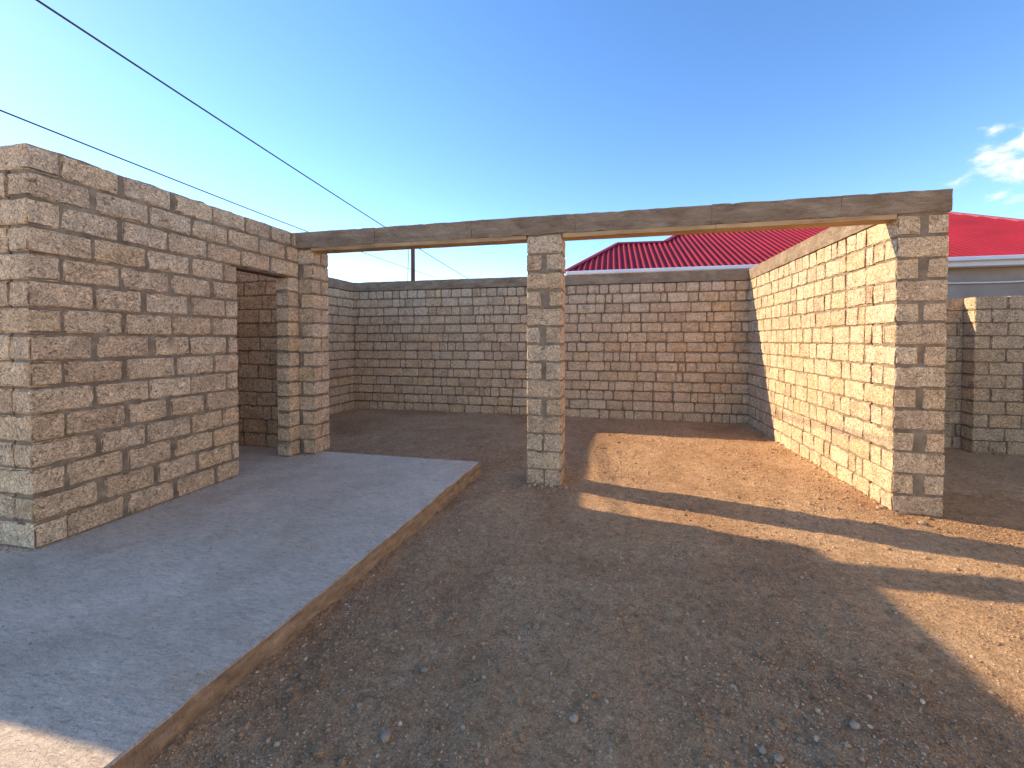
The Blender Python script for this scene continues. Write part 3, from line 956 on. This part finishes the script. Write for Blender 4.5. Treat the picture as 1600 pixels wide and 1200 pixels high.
def scatter(name, n, sampler, rad, base, jit, sink, mat, surf=None):
    bv, bf = base
    P = sampler(n)
    n = len(P)
    R = rad(n)
    nv = len(bv)
    V = np.repeat(bv[None], n, 0) * (1 + rng.uniform(-jit, jit, (n, nv, 1)))
    S = rng.uniform(.65, 1.25, (n, 1, 3)); S[..., 2] *= .75
    V = V * S * R[:, None, None]
    a = rng.uniform(0, 2 * np.pi, n); c, s = np.cos(a), np.sin(a)
    b = rng.uniform(-.5, .5, n); cb, sb = np.cos(b), np.sin(b)
    x, y, z = V[..., 0].copy(), V[..., 1].copy(), V[..., 2].copy()
    y, z = y * cb[:, None] - z * sb[:, None], y * sb[:, None] + z * cb[:, None]
    V[..., 0] = x * c[:, None] - y * s[:, None]; V[..., 1] = x * s[:, None] + y * c[:, None]; V[..., 2] = z
    base_z = ground_height(P[:, 0], P[:, 1]) if surf is None else np.full(n, surf)
    V[..., 0] += P[:, 0:1]; V[..., 1] += P[:, 1:2]; V[..., 2] += (base_z + R * sink)[:, None]
    F = (bf[None] + (np.arange(n) * nv)[:, None, None]).reshape(-1, 3)
    me = bpy.data.meshes.new(name)
    V = V.reshape(-1, 3)
    me.vertices.add(len(V)); me.vertices.foreach_set('co', V.reshape(-1))
    me.loops.add(F.size); me.loops.foreach_set('vertex_index', F.reshape(-1).astype(np.int32))
    me.polygons.add(len(F)); me.polygons.foreach_set('loop_start', (np.arange(len(F)) * 3).astype(np.int32))
    me.update(calc_edges=True)
    o = link(name, me, mat)
    return o

def yard(n, near_bias=1.0, clump=True):
    """points on the bare earth, denser close to the slab and in the foreground, gathered in drifts"""
    m = n * 4
    y = 0.9 + (rng.random(m) ** near_bias) * 8.2
    x = rng.uniform(-2.0, 5.5, m)
    ok = x > -1.775 + np.minimum(y, 5.03) / 5.03 * .185 + .015
    ok |= (y > 5.06)
    ok &= ~((x > 2.64) & (y > 4.75)) & ~((x > -1.0) & (x < -.5) & (y > 4.78) & (y < 5.22)) & (y < 9.2)
    if clump:
        d = fbm(np.stack([x * 1.1, y * 1.1, np.zeros(m)], 1) + 3, 3)
        edge = np.exp(-np.abs(x + 1.62) / .22) * (y < 5)
        ok &= rng.random(m) < np.clip(.45 + .7 * d + .8 * edge, .12, 1)
    idx = np.nonzero(ok)[0][:n]
    return np.stack([x[idx], y[idx]], 1)
g = scatter('gravel', 100000, lambda n: yard(n, 1.8), lambda n: .0024 + .0056 * rng.random(n) ** 2.2, (OCT_V, OCT_F), .3, .2, M_PEB)
tag(g, 'fine crumbs of grit and soil strewn over the bare earth', 'gravel', None, 'stuff')
g = scatter('gravel', 6500, lambda n: yard(n, 1.8), lambda n: .005 + .010 * rng.random(n) ** 3.5, ico(1), .16, .15, M_PEB)
tag(g, 'small pale pebbles scattered across the yard', 'gravel', None, 'stuff')

g = scatter('soil_clods', 5200, lambda n: yard(n, 1.15), lambda n: .006 + .020 * rng.random(n) ** 3.2, ico(1), .24, .05, M_DIRT)
tag(g, 'small clods of dry earth crumbled over the yard', 'soil', None, 'stuff')

def along_walls(n):
    k = rng.integers(0, 4, n); s = rng.random(n); d = np.abs(rng.normal(0, .05, n))
    x = np.where(k == 0, XBL + s * 8.8, np.where(k == 1, XR - d, np.where(k == 2, 3.1 + s * 3, -1.0 + s * .6)))
    y = np.where(k == 0, YB - d, np.where(k == 1, 4.8 + s * 4.4, np.where(k == 2, 7.72 - d - .02, 4.8 - d)))
    return np.stack([x, y], 1)
g = scatter('rubble', 420, along_walls, lambda n: .008 + .02 * rng.random(n) ** 3, ico(1), .2, .2, M_PEB)
tag(g, 'mortar droppings and stone chips along the foot of the walls', 'rubble', None, 'stuff')
g = scatter('grit', 260, lambda n: np.stack([rng.uniform(-3.9, -1.8, n), rng.uniform(1.1, 4.9, n)], 1), lambda n: .0025 + .004 * rng.random(n) ** 3, ico(1), .2, .4, M_PEB, surf=SLAB)
tag(g, 'sparse grit lying on the grey concrete slab', 'grit', None, 'stuff')

def slab_feet(n):
    k = rng.integers(0, 3, n); s_ = rng.random(n); d = np.abs(rng.normal(0, .035, n)) + .006
    x = np.where(k == 0, XL + d, np.where(k == 1, -4.22 + s_ * .4, -4.75 + s_ * .7))
    y = np.where(k == 0, YN + s_ * 1.74, np.where(k == 1, 4.85 - d, YN - d))
    return np.stack([x, y], 1)
g = scatter('mortar_crumbs', 700, slab_feet, lambda n: .002 + .009 * rng.random(n) ** 4, ico(1), .22, .35, M_PEB, surf=SLAB)
tag(g, 'mortar crumbs along the foot of the left wall on the slab', 'rubble', None, 'stuff')

# single stones one can point at
STONES = [(-0.92, 1.59, .024, 'oval pale pebble lying alone, the largest stone at the bottom left of the earth'),
          (-0.15, 1.84, .021, 'rounded buff stone on the earth at the bottom centre'),
          (0.61, 1.88, .016, 'left of two pale pebbles close together at the bottom right of centre'),
          (0.66, 1.85, .018, 'right of two pale pebbles close together at the bottom right of centre'),
          (1.04, 2.09, .020, 'light stone beside a brown patch of earth at the lower right'),
          (-1.12, 1.70, .015, 'small whitish pebble near the slab edge at lower left'),
          (-0.92, 1.97, .016, 'flat grey pebble farther from the camera than the large oval one'),
          (2.76, 4.55, .030, 'sunlit stone chip lying before the foot of the right pier')]
for (x, y, r, lab) in STONES:
    bv, bf = ico(2)
    d = fbm(bv * 1.4 + x * 7, 3)[:, None]
    v = bv * (1 + .22 * d) * np.array([1.15, .85, .72]) * r
    a = random.random() * 6.28
    v = v @ np.array([[math.cos(a), math.sin(a), 0], [-math.sin(a), math.cos(a), 0], [0, 0, 1]])
    o = link('pebble', mesh_from('pebble', v, bf, True), M_STONE)
    gz = float(ground_height(np.array([x]), np.array([y]))[0])
    o.location = (x, y, gz + r * .42)
    tag(o, lab, 'pebble', 'loose stones on the earth')
